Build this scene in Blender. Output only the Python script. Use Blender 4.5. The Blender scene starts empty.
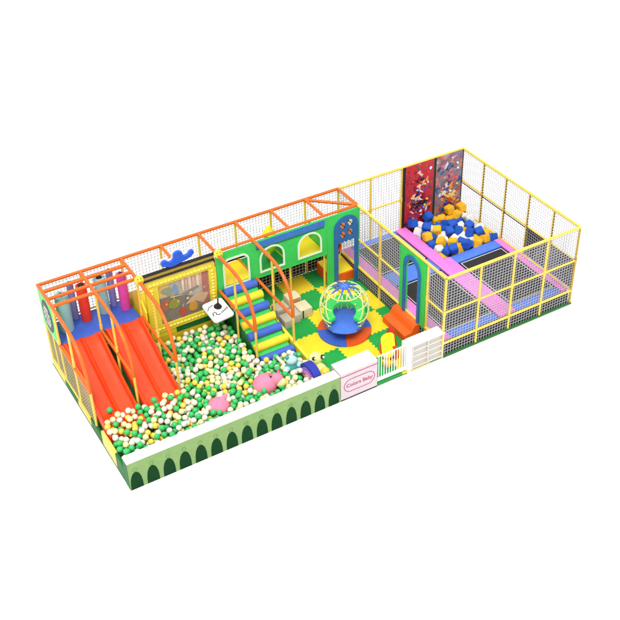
import bpy, bmesh, math, random
import numpy as np
from mathutils import Vector, Matrix
random.seed(7); rng = np.random.default_rng(7)
S = bpy.context.scene
COL = S.collection
R = math.radians
# ------------------------------------------------------------------ materials
ALB = 0.84          # the photo is exposed bright: surfaces keep real albedos, the light is strong
def lin(c, k=ALB):
    o = []
    for v in c:
        v /= 255.0
        v = v/12.92 if v <= .04045 else ((v+.055)/1.055)**2.4
        o.append(min(.92, v*k))
    return (*o, 1)
MATS = {}
def M(name, c, rough=.45, var=.08, scale=6.0, k=ALB, bump=0.0, spec=.4, metal=0.0):
    if name in MATS: return MATS[name]
    m = bpy.data.materials.new(name); m.use_nodes = True
    nt = m.node_tree; b = nt.nodes['Principled BSDF']
    b.inputs['Roughness'].default_value = rough
    b.inputs['Specular IOR Level'].default_value = spec
    b.inputs['Metallic'].default_value = metal
    col = lin(c, k)
    n = nt.nodes.new('ShaderNodeTexNoise'); n.inputs['Scale'].default_value = scale; n.inputs['Detail'].default_value = 4
    tc = nt.nodes.new('ShaderNodeTexCoord'); nt.links.new(tc.outputs['Object'], n.inputs['Vector'])
    r = nt.nodes.new('ShaderNodeValToRGB')
    r.color_ramp.elements[0].position = .3; r.color_ramp.elements[1].position = .7
    r.color_ramp.elements[0].color = (*[v*(1-var) for v in col[:3]], 1)
    r.color_ramp.elements[1].color = (*[min(.95, v*(1+var)) for v in col[:3]], 1)
    nt.links.new(n.outputs['Fac'], r.inputs['Fac']); nt.links.new(r.outputs['Color'], b.inputs['Base Color'])
    if bump:
        n2 = nt.nodes.new('ShaderNodeTexNoise'); n2.inputs['Scale'].default_value = 60
        nt.links.new(tc.outputs['Object'], n2.inputs['Vector'])
        bp = nt.nodes.new('ShaderNodeBump'); bp.inputs['Strength'].default_value = bump; bp.inputs['Distance'].default_value = .01
        nt.links.new(n2.outputs['Fac'], bp.inputs['Height']); nt.links.new(bp.outputs['Normal'], b.inputs['Normal'])
    MATS[name] = m
    return m
orange = M('orange_tube', (236,112,28), .35, k=.8)
yellow = M('yellow_post', (246,212,92), .35, k=.84)
slide_red = M('slide_plastic', (255,80,28), .3, .09, 3, k=.8)
blue = M('blue_vinyl', (66,104,208), .45)
ltblue = M('blue_pad', (80,128,240), .45)
pink = M('pink_pad', (246,132,220), .5, .04)
black = M('black_bed', (34,32,32), .6)
white = M('white_panel', (255,255,255), .5, .02, k=.8)
whiteline = M('white_tape', (240,240,240), .5, .02)
green = M('green_panel', (62,212,96), .45, .06)
dkgreen = M('dark_green', (10,110,48), .6)
olive = M('light_olive', (158,194,122), .7, .05, k=.66, spec=.2)
archgreen = M('arch_green', (22,72,36), .8, .05, k=.7, spec=.1)
ringgreen = M('ring_green', (110,150,84), .6)
matgreen = M('mat_green', (24,168,70), .6, .08, 3, bump=.4)
matyellow = M('mat_yellow', (255,226,40), .6, .05, 3, bump=.4)
yellowpad = M('yellow_vinyl', (255,228,48), .45, .05)
netm = M('net_cord', (208,208,214), .8, k=.66)
netside = M('net_cord_tan', (206,196,150), .8, k=.66)
netdark = M('net_cord_dark', (205,200,190), .8)
skirtm = M('black_mesh', (26,24,24), .85)
trimwhite = M('pale_trim', (240,255,225), .5, .02)
trimblue = M('trim_blue', (42,112,180), .45)
stripblue = M('strip_blue', (60,120,205), .5)
teal = M('teal_vinyl', (150,206,206), .5)
redp = M('red_vinyl', (250,60,36), .5)
magenta = M('magenta_vinyl', (236,80,180), .5)
purple = M('purple_vinyl', (150,150,212), .5)
ball_g = M('ball_green', (58,200,104), .3, .05)
ball_w = M('ball_white', (250,240,226), .3, .04, k=.8)
ball_y = M('ball_yellow', (255,220,84), .3, .05)
ball_l = M('ball_pale', (246,246,180), .3, .05)
foam_b = M('foam_blue', (22,88,196), .7, .08, bump=.5)
foam_y = M('foam_yellow', (250,190,30), .7, .06, bump=.5)
foam_w = M('foam_white', (246,244,240), .7, .03, k=.78, bump=.5)
pigpink = M('plush_pink', (250,140,170), .8, .05, bump=.6)
cream = M('plush_cream', (250,230,160), .8)
gold = M('gold_bar', (190,160,70), .4)
blackp = M('black_plastic', (30,28,30), .4)
greypl = M('grey_white', (214,210,202), .5, .03)
boxg = M('box_grey', (206,196,180), .8); boxb = M('box_beige', (236,222,186), .8); boxw = M('box_brown', (200,150,96), .8)
orangefoam = M('orange_foam', (255,104,26), .5)
orangedisc = M('orange_disc', (235,92,30), .5)
hoop = M('pale_hoop', (232,240,160), .35)
signpink = M('sign_pink', (238,222,228), .5, .03, k=.68)
signred = M('sign_maroon', (190,80,120), .5)
lime = M('lime_vinyl', (190,215,40), .5)
# ------------------------------------------------------------------ mesh builder
WL = {}     # world location of parents
class MB:
    def __init__(s): s.v = []; s.f = []; s.m = []; s.mi = 0
    def add(s, vs, fs, mi=None):
        b = len(s.v); s.v += [tuple(v) for v in vs]
        for f in fs: s.f.append(tuple(b+i for i in f)); s.m.append(s.mi if mi is None else mi)
    def box(s, x0,x1,y0,y1,z0,z1, mi=None, bev=0):
        if bev:
            bm = bmesh.new(); bmesh.ops.create_cube(bm, size=1)
            for v in bm.verts: v.co = Vector(((x0+x1)/2+v.co.x*(x1-x0), (y0+y1)/2+v.co.y*(y1-y0), (z0+z1)/2+v.co.z*(z1-z0)))
            bmesh.ops.bevel(bm, geom=bm.edges[:], offset=bev, segments=3, affect='EDGES', profile=.5)
            s.bm(bm, mi); return s
        s.add([(x0,y0,z0),(x1,y0,z0),(x1,y1,z0),(x0,y1,z0),(x0,y0,z1),(x1,y0,z1),(x1,y1,z1),(x0,y1,z1)],
              [(0,3,2,1),(4,5,6,7),(0,1,5,4),(1,2,6,5),(2,3,7,6),(3,0,4,7)], mi); return s
    def bm(s, bm, mi=None, mat=None):
        bm.verts.ensure_lookup_table(); bm.verts.index_update()
        s.add([(mat @ v.co if mat else v.co) for v in bm.verts], [[v.index for v in f.verts] for f in bm.faces], mi); bm.free()
    def tube(s, pts, r, seg=10, mi=None, r2=None, cap=True):
        pts = [Vector(p) for p in pts]; n = len(pts); rings = []
        up = None
        for i, p in enumerate(pts):
            t = (pts[min(i+1,n-1)]-pts[max(i-1,0)]).normalized()
            if up is None:
                up = Vector((0,0,1)) if abs(t.z) < .9 else Vector((1,0,0))
            a = t.cross(up); 
            if a.length < 1e-4: a = t.cross(Vector((0,1,0)))
            a.normalize(); b = t.cross(a).normalized(); up = -b if b.dot(up) < 0 else b
            a = t.cross(up).normalized()
            rr = r if r2 is None else r+(r2-r)*i/(n-1)
            rings.append([p+a*math.cos(2*math.pi*k/seg)*rr+up*math.sin(2*math.pi*k/seg)*rr for k in range(seg)])
        vs = [v for q in rings for v in q]; fs = []
        for i in range(n-1):
            for k in range(seg):
                fs.append((i*seg+k, i*seg+(k+1)%seg, (i+1)*seg+(k+1)%seg, (i+1)*seg+k))
        if cap: fs.append(tuple(range(seg))[::-1]); fs.append(tuple((n-1)*seg+k for k in range(seg)))
        s.add(vs, fs, mi); return s
    def ell(s, c, r, mi=None, u=24, v=14, mat=None):
        bm = bmesh.new(); bmesh.ops.create_uvsphere(bm, u_segments=u, v_segments=v, radius=1)
        T = Matrix.Translation(c) @ (mat or Matrix()) @ Matrix.Diagonal((*(r if hasattr(r,'__len__') else (r,r,r)), 1))
        s.bm(bm, mi, T); return s
    def prism(s, outer, holes, fn, t0, t1, mi=None, mside=None):
        """flat shape with holes; fn(u,v,t) -> world point"""
        bm = bmesh.new(); loops = []
        for L in [outer]+list(holes):
            vs = [bm.verts.new((u,v,0)) for u,v in L]; loops.append(vs)
            for i in range(len(vs)): bm.edges.new((vs[i], vs[(i+1)%len(vs)]))
        bmesh.ops.triangle_fill(bm, use_beauty=True, use_dissolve=False, edges=bm.edges[:])
        bm.verts.index_update(); n = len(bm.verts)
        P = [v.co.copy() for v in bm.verts]; F = [[v.index for v in f.verts] for f in bm.faces]
        LI = [[v.index for v in L] for L in loops]; bm.free()
        s.add([fn(p.x,p.y,t0) for p in P]+[fn(p.x,p.y,t1) for p in P], F+[[i+n for i in f][::-1] for f in F], mi)
        b = len(s.v)-2*n
        for L in LI:
            for i in range(len(L)):
                a, c = L[i], L[(i+1)%len(L)]
                s.f.append((b+a,b+c,b+c+n,b+a+n)); s.m.append((s.mi if mi is None else mi) if mside is None else mside)
        return s
    def net(s, o, u, v, nu, nv, r=.0068, nrm=None):
        o, u, v = Vector(o), Vector(u), Vector(v)
        def bar(a, b, w, d):
            s.add([a-w-d, a+w-d, a+w+d, a-w+d, b-w-d, b+w-d, b+w+d, b-w+d],
                  [(0,1,2,3),(7,6,5,4),(0,4,5,1),(1,5,6,2),(2,6,7,3),(3,7,4,0)])
        n = u.cross(v).normalized()
        wu = u.normalized()*r; wv = v.normalized()*r
        for i in range(1, nu): p = o+u*(i/nu); bar(p, p+v, wu, n*r*.8)
        for j in range(1, nv): p = o+v*(j/nv); bar(p, p+u, wv, n*r*.7)
        return s
    def build(s, name, mats, parent=None, smooth=False, flip=True, **tags):
        me = bpy.data.meshes.new(name)
        if parent is not None: off = WL[parent.name]
        else:
            a = np.array(s.v); off = Vector(((a[:,0].min()+a[:,0].max())/2, (a[:,1].min()+a[:,1].max())/2, a[:,2].min()))
        me.from_pydata([(v[0]-off[0], v[1]-off[1], v[2]-off[2]) for v in s.v], [], s.f)
        for m in (mats if isinstance(mats,(list,tuple)) else [mats]): me.materials.append(m)
        for p, i in zip(me.polygons, s.m): p.material_index = i
        bm = bmesh.new(); bm.from_mesh(me); bmesh.ops.recalc_face_normals(bm, faces=bm.faces[:]); bm.to_mesh(me); bm.free()
        if smooth:
            me.polygons.foreach_set('use_smooth', [True]*len(me.polygons))
            try: me.set_sharp_from_angle(angle=R(40))
            except Exception: pass
        o = bpy.data.objects.new(name, me); COL.objects.link(o)
        if parent is not None: o.parent = parent
        else: o.location = off
        WL[o.name] = Vector(off)
        tag(o, **tags)
        return o
def tag(o, label=None, cat=None, group=None, kind=None):
    if label: o['label'] = label
    if cat: o['category'] = cat
    if group: o['group'] = group
    if kind: o['kind'] = kind
    return o
def thing(name, loc, label, cat, group=None):
    o = bpy.data.objects.new(name, None); COL.objects.link(o); o.location = loc; o.empty_display_size = .2
    WL[o.name] = Vector(loc); return tag(o, label, cat, group)
XY = lambda u,v,t: (u,v,t)
XZ = lambda u,v,t: (u,t,v)      # plane facing y
YZ = lambda u,v,t: (t,u,v)      # plane facing x
def arc(cx, cy, r, a0, a1, n=12, ry=None):
    ry = ry or r
    return [(cx+r*math.cos(R(a0+(a1-a0)*i/n)), cy+ry*math.sin(R(a0+(a1-a0)*i/n))) for i in range(n+1)]

# ------------------------------------------------------------------ layout constants (metres)
L0, LT, L1 = 0.0, 9.545, 14.4
W, H = 5.672, 2.76
XM = [LT*i/8 for i in range(9)]                 # 0 .. 9.545
XT = [LT+(L1-LT)*i/4 for i in range(5)]
YR = [W*i/5 for i in range(6)]
Y1, Y2, Y3 = YR[2], YR[3], YR[4]                # 2.27, 3.40, 4.54
PL = 1.45                                       # platform level
D = .48                                         # trampoline deck level
# ------------------------------------------------------------------ setting
fl = MB(); fl.add([(-90,-90,-.05),(110,-90,-.05),(110,110,-.05),(-90,110,-.05)], [(0,1,2,3)])
fm = M('floor_white', (255,255,255), .9, .0, k=.92, spec=.1)
fl.build('floor', fm, kind='structure')
bs = MB(); bs.box(-.05, L1+.06, -.04, W+.05, -.048, -.004)
bs.build('base_floor', M('base_board', (70,120,60), .8), kind='structure')

# interlocking mats ---------------------------------------------------------------
T = .955
def tooth(a, b, fixed, horiz, amp=.02, rev=False):
    """edge from a to b; square teeth, shared by both neighbours"""
    n = 13; pts = []
    for i in range(n):
        s0 = a+(b-a)*(i+.04)/n; s1 = a+(b-a)*(i+.96)/n; d = amp if i % 2 == 0 else -amp
        if i == 0: s0 = a
        if i == n-1: s1 = b
        if i == 0: pts.append((a, 0)); s0 = a+(b-a)*.35/n
        pts += [(s0, d), (s1 if i < n-1 else b-(b-a)*.35/n, d)]
    pts.append((b, 0))
    return [((p, fixed+d) if horiz else (fixed+d, p)) for p, d in pts]
xl = [9.1-T*k for k in range(4)][::-1]           # 6.235 ... 9.1
xl = xl+[LT-.04]; xl[0] = 6.03
yl = [-.046, .95, 1.905, 2.86, 3.815, 4.77, W-.04]
for i in range(len(xl)-1):
    for j in range(len(yl)-1):
        x0,x1,y0,y1 = xl[i],xl[i+1],yl[j],yl[j+1]
        bot = tooth(x0,x1,y0,True) if j>0 else [(x0,y0),(x1,y0)]
        top = tooth(x0,x1,y1,True) if j<len(yl)-2 else [(x0,y1),(x1,y1)]
        lef = tooth(y0,y1,x0,False) if i>0 else [(x0,y0),(x0,y1)]
        rig = tooth(y0,y1,x1,False) if i<len(xl)-2 else [(x1,y0),(x1,y1)]
        loop = bot + rig[1:] + top[::-1][1:] + lef[::-1][1:-1]
        isg = (i+j) % 2 == 1
        m = MB(); m.prism(loop, [], XY, .0, .03)
        m.build('foam_mat', matgreen if isg else matyellow,
                label='%s foam mat with jigsaw edges on the chequered play floor' % ('green' if isg else 'yellow'),
                cat='floor mat', group='%s jigsaw floor mats' % ('green' if isg else 'yellow'))
# low side wall along the left edge, tile coloured blocks
lw = thing('side_kerb', (0, W/2, 0), 'low green and yellow padded kerb along the left edge of the slides and ball pit', 'padded kerb')
for k, (a, b) in enumerate([(-.03,.85),(.85,1.81),(1.81,2.64),(2.64,3.62),(3.62,4.63),(4.63,W)]):
    m = MB(); m.box(-.045, .03, a+.003, b-.003, 0, .50 if b < 2 else (.3 if b<2.7 else .16), bev=.008)
    m.build('pad', [dkgreen, yellow][k % 2], lw, smooth=True)

# ------------------------------------------------------------------ netting helper
def wall_x(root, xs, y, z0, z1, post=True, cols=12, mat=netm, postmat=yellow, levels=None, n='net'):
    for a, b in zip(xs[:-1], xs[1:]):
        nv = max(2, round((z1-z0)/.1))
        MB().net((a,y,z0),(b-a,0,0),(0,0,z1-z0), cols, nv).build(n, mat, root)
def post(root, x, y, z0, z1, r=.040, mat=yellow):
    if z1 > 2: MB().tube([(x,y,1.50),(x,y,1.515),(x,y,1.645),(x,y,1.66)], r*1.28, 12).build('clamp', mat, root, smooth=True)
    return MB().tube([(x,y,z0),(x,y,z1)], r, 12).build('post', mat, root, smooth=True)
def rail(root, a, b, r=.038, mat=yellow, n='rail'):
    return MB().tube([a,b], r, 12).build(n, mat, root, smooth=True)

# back wall, left part
bw = thing('safety_net_wall', ((XM[4]), W, 0), 'long back net wall with orange top rail behind the slides and arches', 'safety net')
for x in XM[:-1]: post(bw, x, W, 0, H)
rail(bw, (-.04,W,H), (LT,W,H), .05, orange, 'top_rail')
rail(bw, (0,W,PL+.0), (LT,W,PL), .03, yellow)
rail(bw, (0,W,.64), (LT,W,.64), .03, yellow)
for a, b in zip(XM[:-1], XM[1:]):
    MB().net((a,W,PL),(b-a,0,0),(0,0,H-PL), 12, 13).build('net', netm, bw)
    MB().box(a+.05, b-.05, W+.012, W+.022, .04, .6).net((a+.04,W-.01,.03),(b-a-.08,0,0),(0,0,.58), 10, 5, .011).build('skirt_net', [skirtm], bw)
    MB().net((a+.04,W-.024,.03),(b-a-.08,0,0),(0,0,.58), 9, 5, .007).build('net', netdark, bw)
# left side wall (x = 0)
sw = thing('side_net_wall', (0, 3.4, 0), 'left end net wall with yellow posts and a green sign panel beside the slides', 'safety net')
for y in (Y3, W): pass
rail(sw, (0,W,H), (0,Y3,H), .05, orange, 'top_rail')
rail(sw, (0,W-.05,PL), (0,Y3,PL), .032, yellow)
rail(sw, (0,W,.2), (0,Y1,.2), .032, yellow)
post(sw, 0, (W+Y3)/2, .2, PL, .028)
for a, b in ((Y1,Y2),(Y2,Y3),(Y3,W)):
    MB().net((0,a,.2),(0,b-a,0),(0,0,PL-.2), 11, 12, .007).build('net', netside, sw)
# green sign panel with a black oval
gp = MB(); gp.prism([(Y3+.02,PL+.05),(W-.02,PL+.05),(W-.02,H-.06),(Y3+.02,H-.06)], [], YZ, -.035, -.012)
pn = gp.build('sign_panel', green, sw, label='green end panel with a black oval carrying white lettering')
ov = MB(); ov.prism([(5.08+.40*math.cos(a), 2.1+.5*math.sin(a)) for a in [2*math.pi*i/40 for i in range(40)]], [], YZ, -.045, -.036)
ov.build('oval', M('navy_black', (12,28,40), .5), pn)
wr = MB()
for k in range(5):
    zc = 2.1+.26-.13*k; hw = [.16,.27,.3,.27,.16][k]
    for q_ in range(4): 
        yy = 5.08-hw+2*hw*(q_+.5)/4
        wr.box(-.054,-.046,yy-hw*.16,yy+hw*.16,zc-.012,zc+.012); wr.box(-.0535,-.0465,yy-.014,yy+.014,zc-.05,zc+.05)
wr.build('lettering', whiteline, pn)

# ------------------------------------------------------------------ roof tubes between back wall and front beam
rf = thing('tower_roof_frame', (XM[1], (Y3+W)/2, PL), 'open orange ladder frame roofing the slide tower', 'roof frame')
for y in (Y3+.0, Y3+.37, Y3+.75):
    rail(rf, (0,y,H), (XM[2],y,H), .05, orange, 'bar')
for x in XM[1:3]:
    rail(rf, (x,Y3,H), (x,W-.05,H), .05, orange, 'cross_bar')
cb = thing('top_beam_frame', (XM[6], Y3, H-.1), 'orange top beam over the green arch wall tied back to the net wall', 'roof frame')
rail(cb, (XM[4],Y3,H+.01), (LT,Y3,H+.01), .045, orange, 'beam')
for x in (XM[4],XM[5],XM[6],XM[7],LT):
    rail(cb, (x,Y3,H), (x,W-.05,H), .05, orange, 'cross_bar')
rail(cb, (XM[7],W-.06,H+.005), (LT-.05,Y3+.06,H+.005), .05, orange, 'diagonal')
rail(cb, (3.6,W-.05,H), (3.6,Y3+.12,H), .05, orange, 'cross_bar')
# bent braces
wh = ['at the left end of the slides','between the two slides','between the right slide and the picture board','over the left side of the roller stairs','over the right side of the roller stairs']
def brace(x, i):
    b = thing('bent_brace', (x, Y1, 0), 'bent orange tube brace on yellow posts '+wh[i], 'brace', 'bent tube braces')
    pts = [(x,Y3,H),(x,Y2+.15,H)]
    cy, cz = Y2-.02, H-1.0
    for k in range(0, 11):
        a = R(90*k/10); pts.append((x, Y2+.05-(Y2+.05-Y1)*math.sin(a)**1.0*1.0, (PL+.02)+(H-PL-.02)*math.cos(a)**.8 if k<10 else PL))
    MB().tube(pts, .05, 12).build('bent_tube', orange, b, smooth=True)
    MB().tube([(x,Y3-.04,PL),(x,Y1,PL-.02)], .045, 12).build('strut', orange, b, smooth=True)
    post(b, x, Y2, .02, H-.03, .034); post(b, x, Y1, .02, PL-.03, .036)
    post(b, x, Y3, .02, H-.02, .034)
    return b
for i, x in enumerate((0.0, XM[1], XM[2], XM[4], XM[5])): brace(x, i)

# ------------------------------------------------------------------ slide tower platform
tp = thing('slide_tower_platform', (XM[1], (Y3+W)/2, PL-.1), 'blue padded platform at the head of the two red slides', 'platform')
MB().box(.03, XM[2]-.03, Y3-.0, W-.06, PL-.1, PL-.02, bev=.015).build('deck', blue, tp, smooth=True)
MB().box(.02, XM[2]-.02, W-.055, W-.03, .1, PL-.11).build('back_board', yellowpad, tp)
def pillar(x, y, m, label, r=.145):
    t = thing('hanging_pillar', (x,y,PL-.02), label, 'punch bag', 'soft pillars on the slide tower')
    MB().tube([(x,y,PL-.015),(x,y,PL+.02),(x,y,H-.2),(x,y,H-.16)], r, 28).build('bag', m, t, smooth=True)
    MB().tube([(x,y,H-.16),(x,y,H-.08)], .09, 16, r2=.03).build('cap', blackp, t, smooth=True)
pillar(.42, 5.12, teal, 'pale teal soft pillar standing nearest the left end of the tower', .19)
pillar(1.04, 5.27, redp, 'red soft pillar standing on the blue tower platform')
pillar(1.60, 5.36, teal, 'pale teal soft pillar between the red and pink pillars', .17)
pillar(2.16, 5.17, magenta, 'bright pink soft pillar standing on the blue tower platform')
pillar(.80, 5.50, purple, 'lilac soft pillar behind and left of the red pillar', .10)
pillar(1.93, 5.50, purple, 'lilac soft pillar behind and left of the pink pillar', .10)
yp = MB(); yp.prism([(Y3-.25,.5),(W-.1,.5),(W-.1,1.62),(Y3+.25,2.22),(Y3-.25,1.72)], [], YZ, XM[2]+.03, XM[2]+.07)
yp.build('side_panel', yellowpad, label='slanted yellow board closing the right side of the slide tower', cat='panel')

# slides
def slide(x0, x1, label):
    t = thing('slide', ((x0+x1)/2, 3.2, .3), label, 'slide', 'red double slides')
    w = x1-x0; xm = x0+w*.5
    path = [(4.53,1.44),(4.45,1.43),(4.25,1.37),(3.9,1.2),(3.4,.97),(2.9,.75),(2.45,.585),(2.1,.48),(1.75,.40),(1.45,.34)]
    sec = [(0,-.06),(0,.15),(.02,.175),(.055,.175),(.075,.15),(.10,.02),(.16,-.01),(w*.25,-.03),(w*.5-.07,-.01),(w*.5-.035,.03),(w*.5-.02,.11),(w*.5,.125),
           (w*.5+.02,.11),(w*.5+.035,.03),(w*.5+.07,-.01),(w*.75,-.03),(w-.16,-.01),(w-.10,.02),(w-.075,.15),(w-.055,.175),(w-.02,.175),(w,.15),(w,-.06)]
    m = MB(); vs = []; n = len(sec)
    from_y = np.linspace(4.53, 1.45, 40); py = [p[0] for p in path][::-1]; pz = [p[1] for p in path][::-1]
    for y in from_y:
        z = float(np.interp(y, py, pz))
        tp_ = min(1, .15+(4.53-y)/.22)
        for u, h in sec: vs.append((x0+u, y, z+(h*tp_ if h > .03 else h)))
    fs = []
    for i in range(39):
        for k in range(n-1): fs.append((i*n+k, i*n+k+1, (i+1)*n+k+1, (i+1)*n+k))
        fs.append((i*n+n-1, i*n, (i+1)*n, (i+1)*n+n-1))
    fs.append(tuple(range(n))); fs.append(tuple(39*n+k for k in range(n)))
    m.add(vs, fs); m.build('chute', slide_red, t, smooth=True)
    for yy, zz in ((4.3,1.25),(3.2,.8)):
        MB().tube([(xm,yy,0.02),(xm,yy,zz)], .04, 10).build('support', yellow, t, smooth=True)
slide(.07, 1.12, 'red two-lane slide at the far left end')
slide(1.27, 2.33, 'red two-lane slide beside the framed picture board')
# triangular orange side guards on the left brace
g = MB(); g.prism([(Y3-.1,PL+.04),(Y2,PL+.04),(Y1+.1,PL+.02),(Y1+.06,PL-.3),(Y2+.2,1.0),(Y3-.1,1.36)], [], YZ, .03, .05)
g.build('slide_guard', M('guard_orange', (250,150,60), .5), label='orange guard board along the outer side of the left slide', cat='guard board')

# ------------------------------------------------------------------ picture board
pb = thing('picture_board', (3.62, Y3, .7), 'large framed fruit picture board in a studded yellow frame behind the ball pit', 'picture board')
BX0, BX1, BZ0, BZ1 = 2.56, 4.68, .74, 2.5
IX0, IX1, IZ0, IZ1 = 2.92, 4.47, .96, 2.32
st = MB().prism([(BX0,BZ0),(BX1,BZ0),(BX1,BZ1),(BX0,BZ1)], [[(IX0,IZ0),(IX1,IZ0),(IX1,IZ1),(IX0,IZ1)]], XZ, Y3-.09, Y3+.03, mi=0)
def studs(xa, za, xb, zb, n):
    for i in range(n):
        f = (i+.5)/n; st.ell((xa+(xb-xa)*f, Y3-.092, za+(zb-za)*f), (.055,.03,.042), mi=1, u=12, v=8)
studs(BX0+.09, BZ1-.09, BX1-.09, BZ1-.09, 17); studs(BX0+.09, BZ0+.11, BX1-.09, BZ0+.11, 17)
studs(BX0+.17, BZ0+.2, BX0+.17, BZ1-.2, 12); studs(BX1-.1, BZ0+.2, BX1-.1, BZ1-.2, 12)
st.build('frame', [M('frame_yellow', (248,222,60), .35), M('stud_yellow', (255,236,104), .3)], pb, smooth=True)
sc = M('screen_grey', (190,178,168), .35, .18, 5)
scr = MB().box(IX0, IX1, Y3-.04, Y3-.01, IZ0, IZ1).build('screen', sc, pb)
def pic(poly, m, lay, nm='print'):
    MB().prism(poly, [], XZ, Y3-.0404-lay*.003, Y3-.0402-lay*.003+.0021).build(nm, m, scr)
iw, ih = IX1-IX0, IZ1-IZ0
P = lambda u,v: (IX0+u*iw, IZ0+v*ih)
pic([P(0.01,.01),P(.99,.01),P(.99,.18),P(.75,.42),P(.4,.62),P(0.01,.66)], M('pr_dk', (136,124,114), .4, .15, 5), 1)
pic([P(0.01,.70),P(.2,.66),P(.22,.985),P(.01,.985)], M('pr_yl', (226,190,120), .4, .15, 9), 1)
pic([P(.86,.1),P(.99,.1),P(.99,.985),P(.87,.985)], M('pr_rd', (184,120,110), .4, .1, 5), 2)
pic([P(.5,.3),P(.62,.44),P(.8,.5),P(.98,.42),P(.85,.2),P(.7,.32)], M('pr_tan', (214,176,146), .4, .1, 8), 3)
for k, (u, w_) in enumerate([(.47,.03),(.54,.025),(.60,.04),(.68,.03),(.76,.05),(.83,.02)]):
    pic([P(u,.68),P(u+w_,.66),P(u+w_+.02,.985),P(u-.01,.985)], M('pr_w%d' % (k%2), [(240,214,190),(236,180,160)][k%2], .4, .1), 4)
pic([P(.45,.52),P(.78,.64),P(.8,.70),P(.44,.60)], M('pr_dk2', (150,138,128), .4), 5)
pic([P(.02,.3),P(.18,.35),P(.22,.58),P(.02,.56)], M('pr_brick', (186,104,82), .4, .15, 12), 2)
pic([P(.3,.66),P(.36,.62),P(.4,.72),P(.34,.93),P(.29,.86)], M('pr_blue', (130,160,196), .4), 5)
pic([P(.23,.63)]+[P(.16+.12*math.cos(a),.78+.1*math.sin(a)) for a in [2*math.pi*i/20 for i in range(20)]][:10], M('pr_sage', (150,160,140), .4), 6)
def fruit(u, v, ru, rv, c, n):
    pic([P(u+ru*math.cos(2*math.pi*i/28), v+rv*math.sin(2*math.pi*i/28)*(1+.12*math.sin(2*math.pi*i/28))) for i in range(28)], M(n, c, .4, .12, 8), 7, 'fruit_print')
fruit(.28,.42,.115,.125,(150,152,66),'pr_apple'); fruit(.645,.20,.09,.13,(220,156,66),'pr_orange'); pic([P(.44+(.075-.03*math.sin(a))*math.cos(a), .17+.115*math.sin(a)) for a in [2*math.pi*i/24 for i in range(24)]], M('pr_pear', (200,84,76), .4, .1), 7, 'fruit_print')
for u_, v_ in ((.28,.56),(.645,.34),(.44,.30)): pic([P(u_-.008,v_-.02),P(u_+.008,v_-.02),P(u_+.014,v_+.05),P(u_+.002,v_+.05)], M('pr_stalk', (220,214,190), .4), 8, 'stalk_print')
pic([P(.22,.60),P(.45,.58),P(.455,.60),P(.22,.64)], M('pr_yl',(0,0,0)), 6)
for u_, v_, c_ in ((.55,.46,(214,206,190)),(.12,.12,(120,150,90)),(.8,.12,(120,140,90)),(.36,.46,(226,180,120)),(.9,.6,(206,160,140)),(.62,.58,(226,196,170)),(.13,.48,(226,170,110))):
    pic([P(u_+.03*math.cos(a), v_+.035*math.sin(a)) for a in [2*math.pi*i/7 for i in range(7)]], M('pr_dot_%d%d' % (c_[0],c_[1]), c_, .4), 9)
# bar and caps above the board
tb = MB().tube([(XM[2]+.1,Y3-.05,H+.02),(XM[4]-.08,Y3-.05,H+.02)], .045, 10, mi=0).tube([(XM[2]+.1,Y3-.06,H-.16),(XM[4]-.08,Y3-.06,H-.16)], .04, 10, mi=0).box(XM[2]+.1,XM[4]-.08,Y3-.06,Y3-.02,H-.125,H-.03, mi=1)
tb.build('header_bar', [blackp, gold], pb, smooth=True)
for x in (XM[2], XM[4]):
    t = thing('smiley_cap', (x,Y3-.12,H-.1), 'round yellow smiling cap at the %s end of the black bar' % ('left' if x < 3 else 'right'), 'smiley cap', 'smiley caps')
    tilt = Matrix.Rotation(R(35), 4, 'X')
    bm_ = Matrix.Rotation(R(-35), 4, 'X')
    c = Vector((x, Y3-.20, H+.06))
    MB().ell(c, (.135,.06,.135), mat=Matrix.Rotation(R(-30),4,'X')).build('cap', M('smile_yellow', (250,222,60), .35), t, smooth=True)
    f = MB(); Q = Matrix.Translation(c) @ Matrix.Rotation(R(-30),4,'X')
    for dx in (-.06,.06): f.ell(Q@Vector((dx*.8,-.072,.04)), .014, u=10, v=8)
    f.tube([Q@Vector((.08*math.cos(R(a)),-.074,.08*math.sin(R(a))+.01)) for a in range(210,331,15)], .006, 6)
    f.build('face', M('smile_brown', (90,60,10), .5), t, smooth=True)
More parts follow.
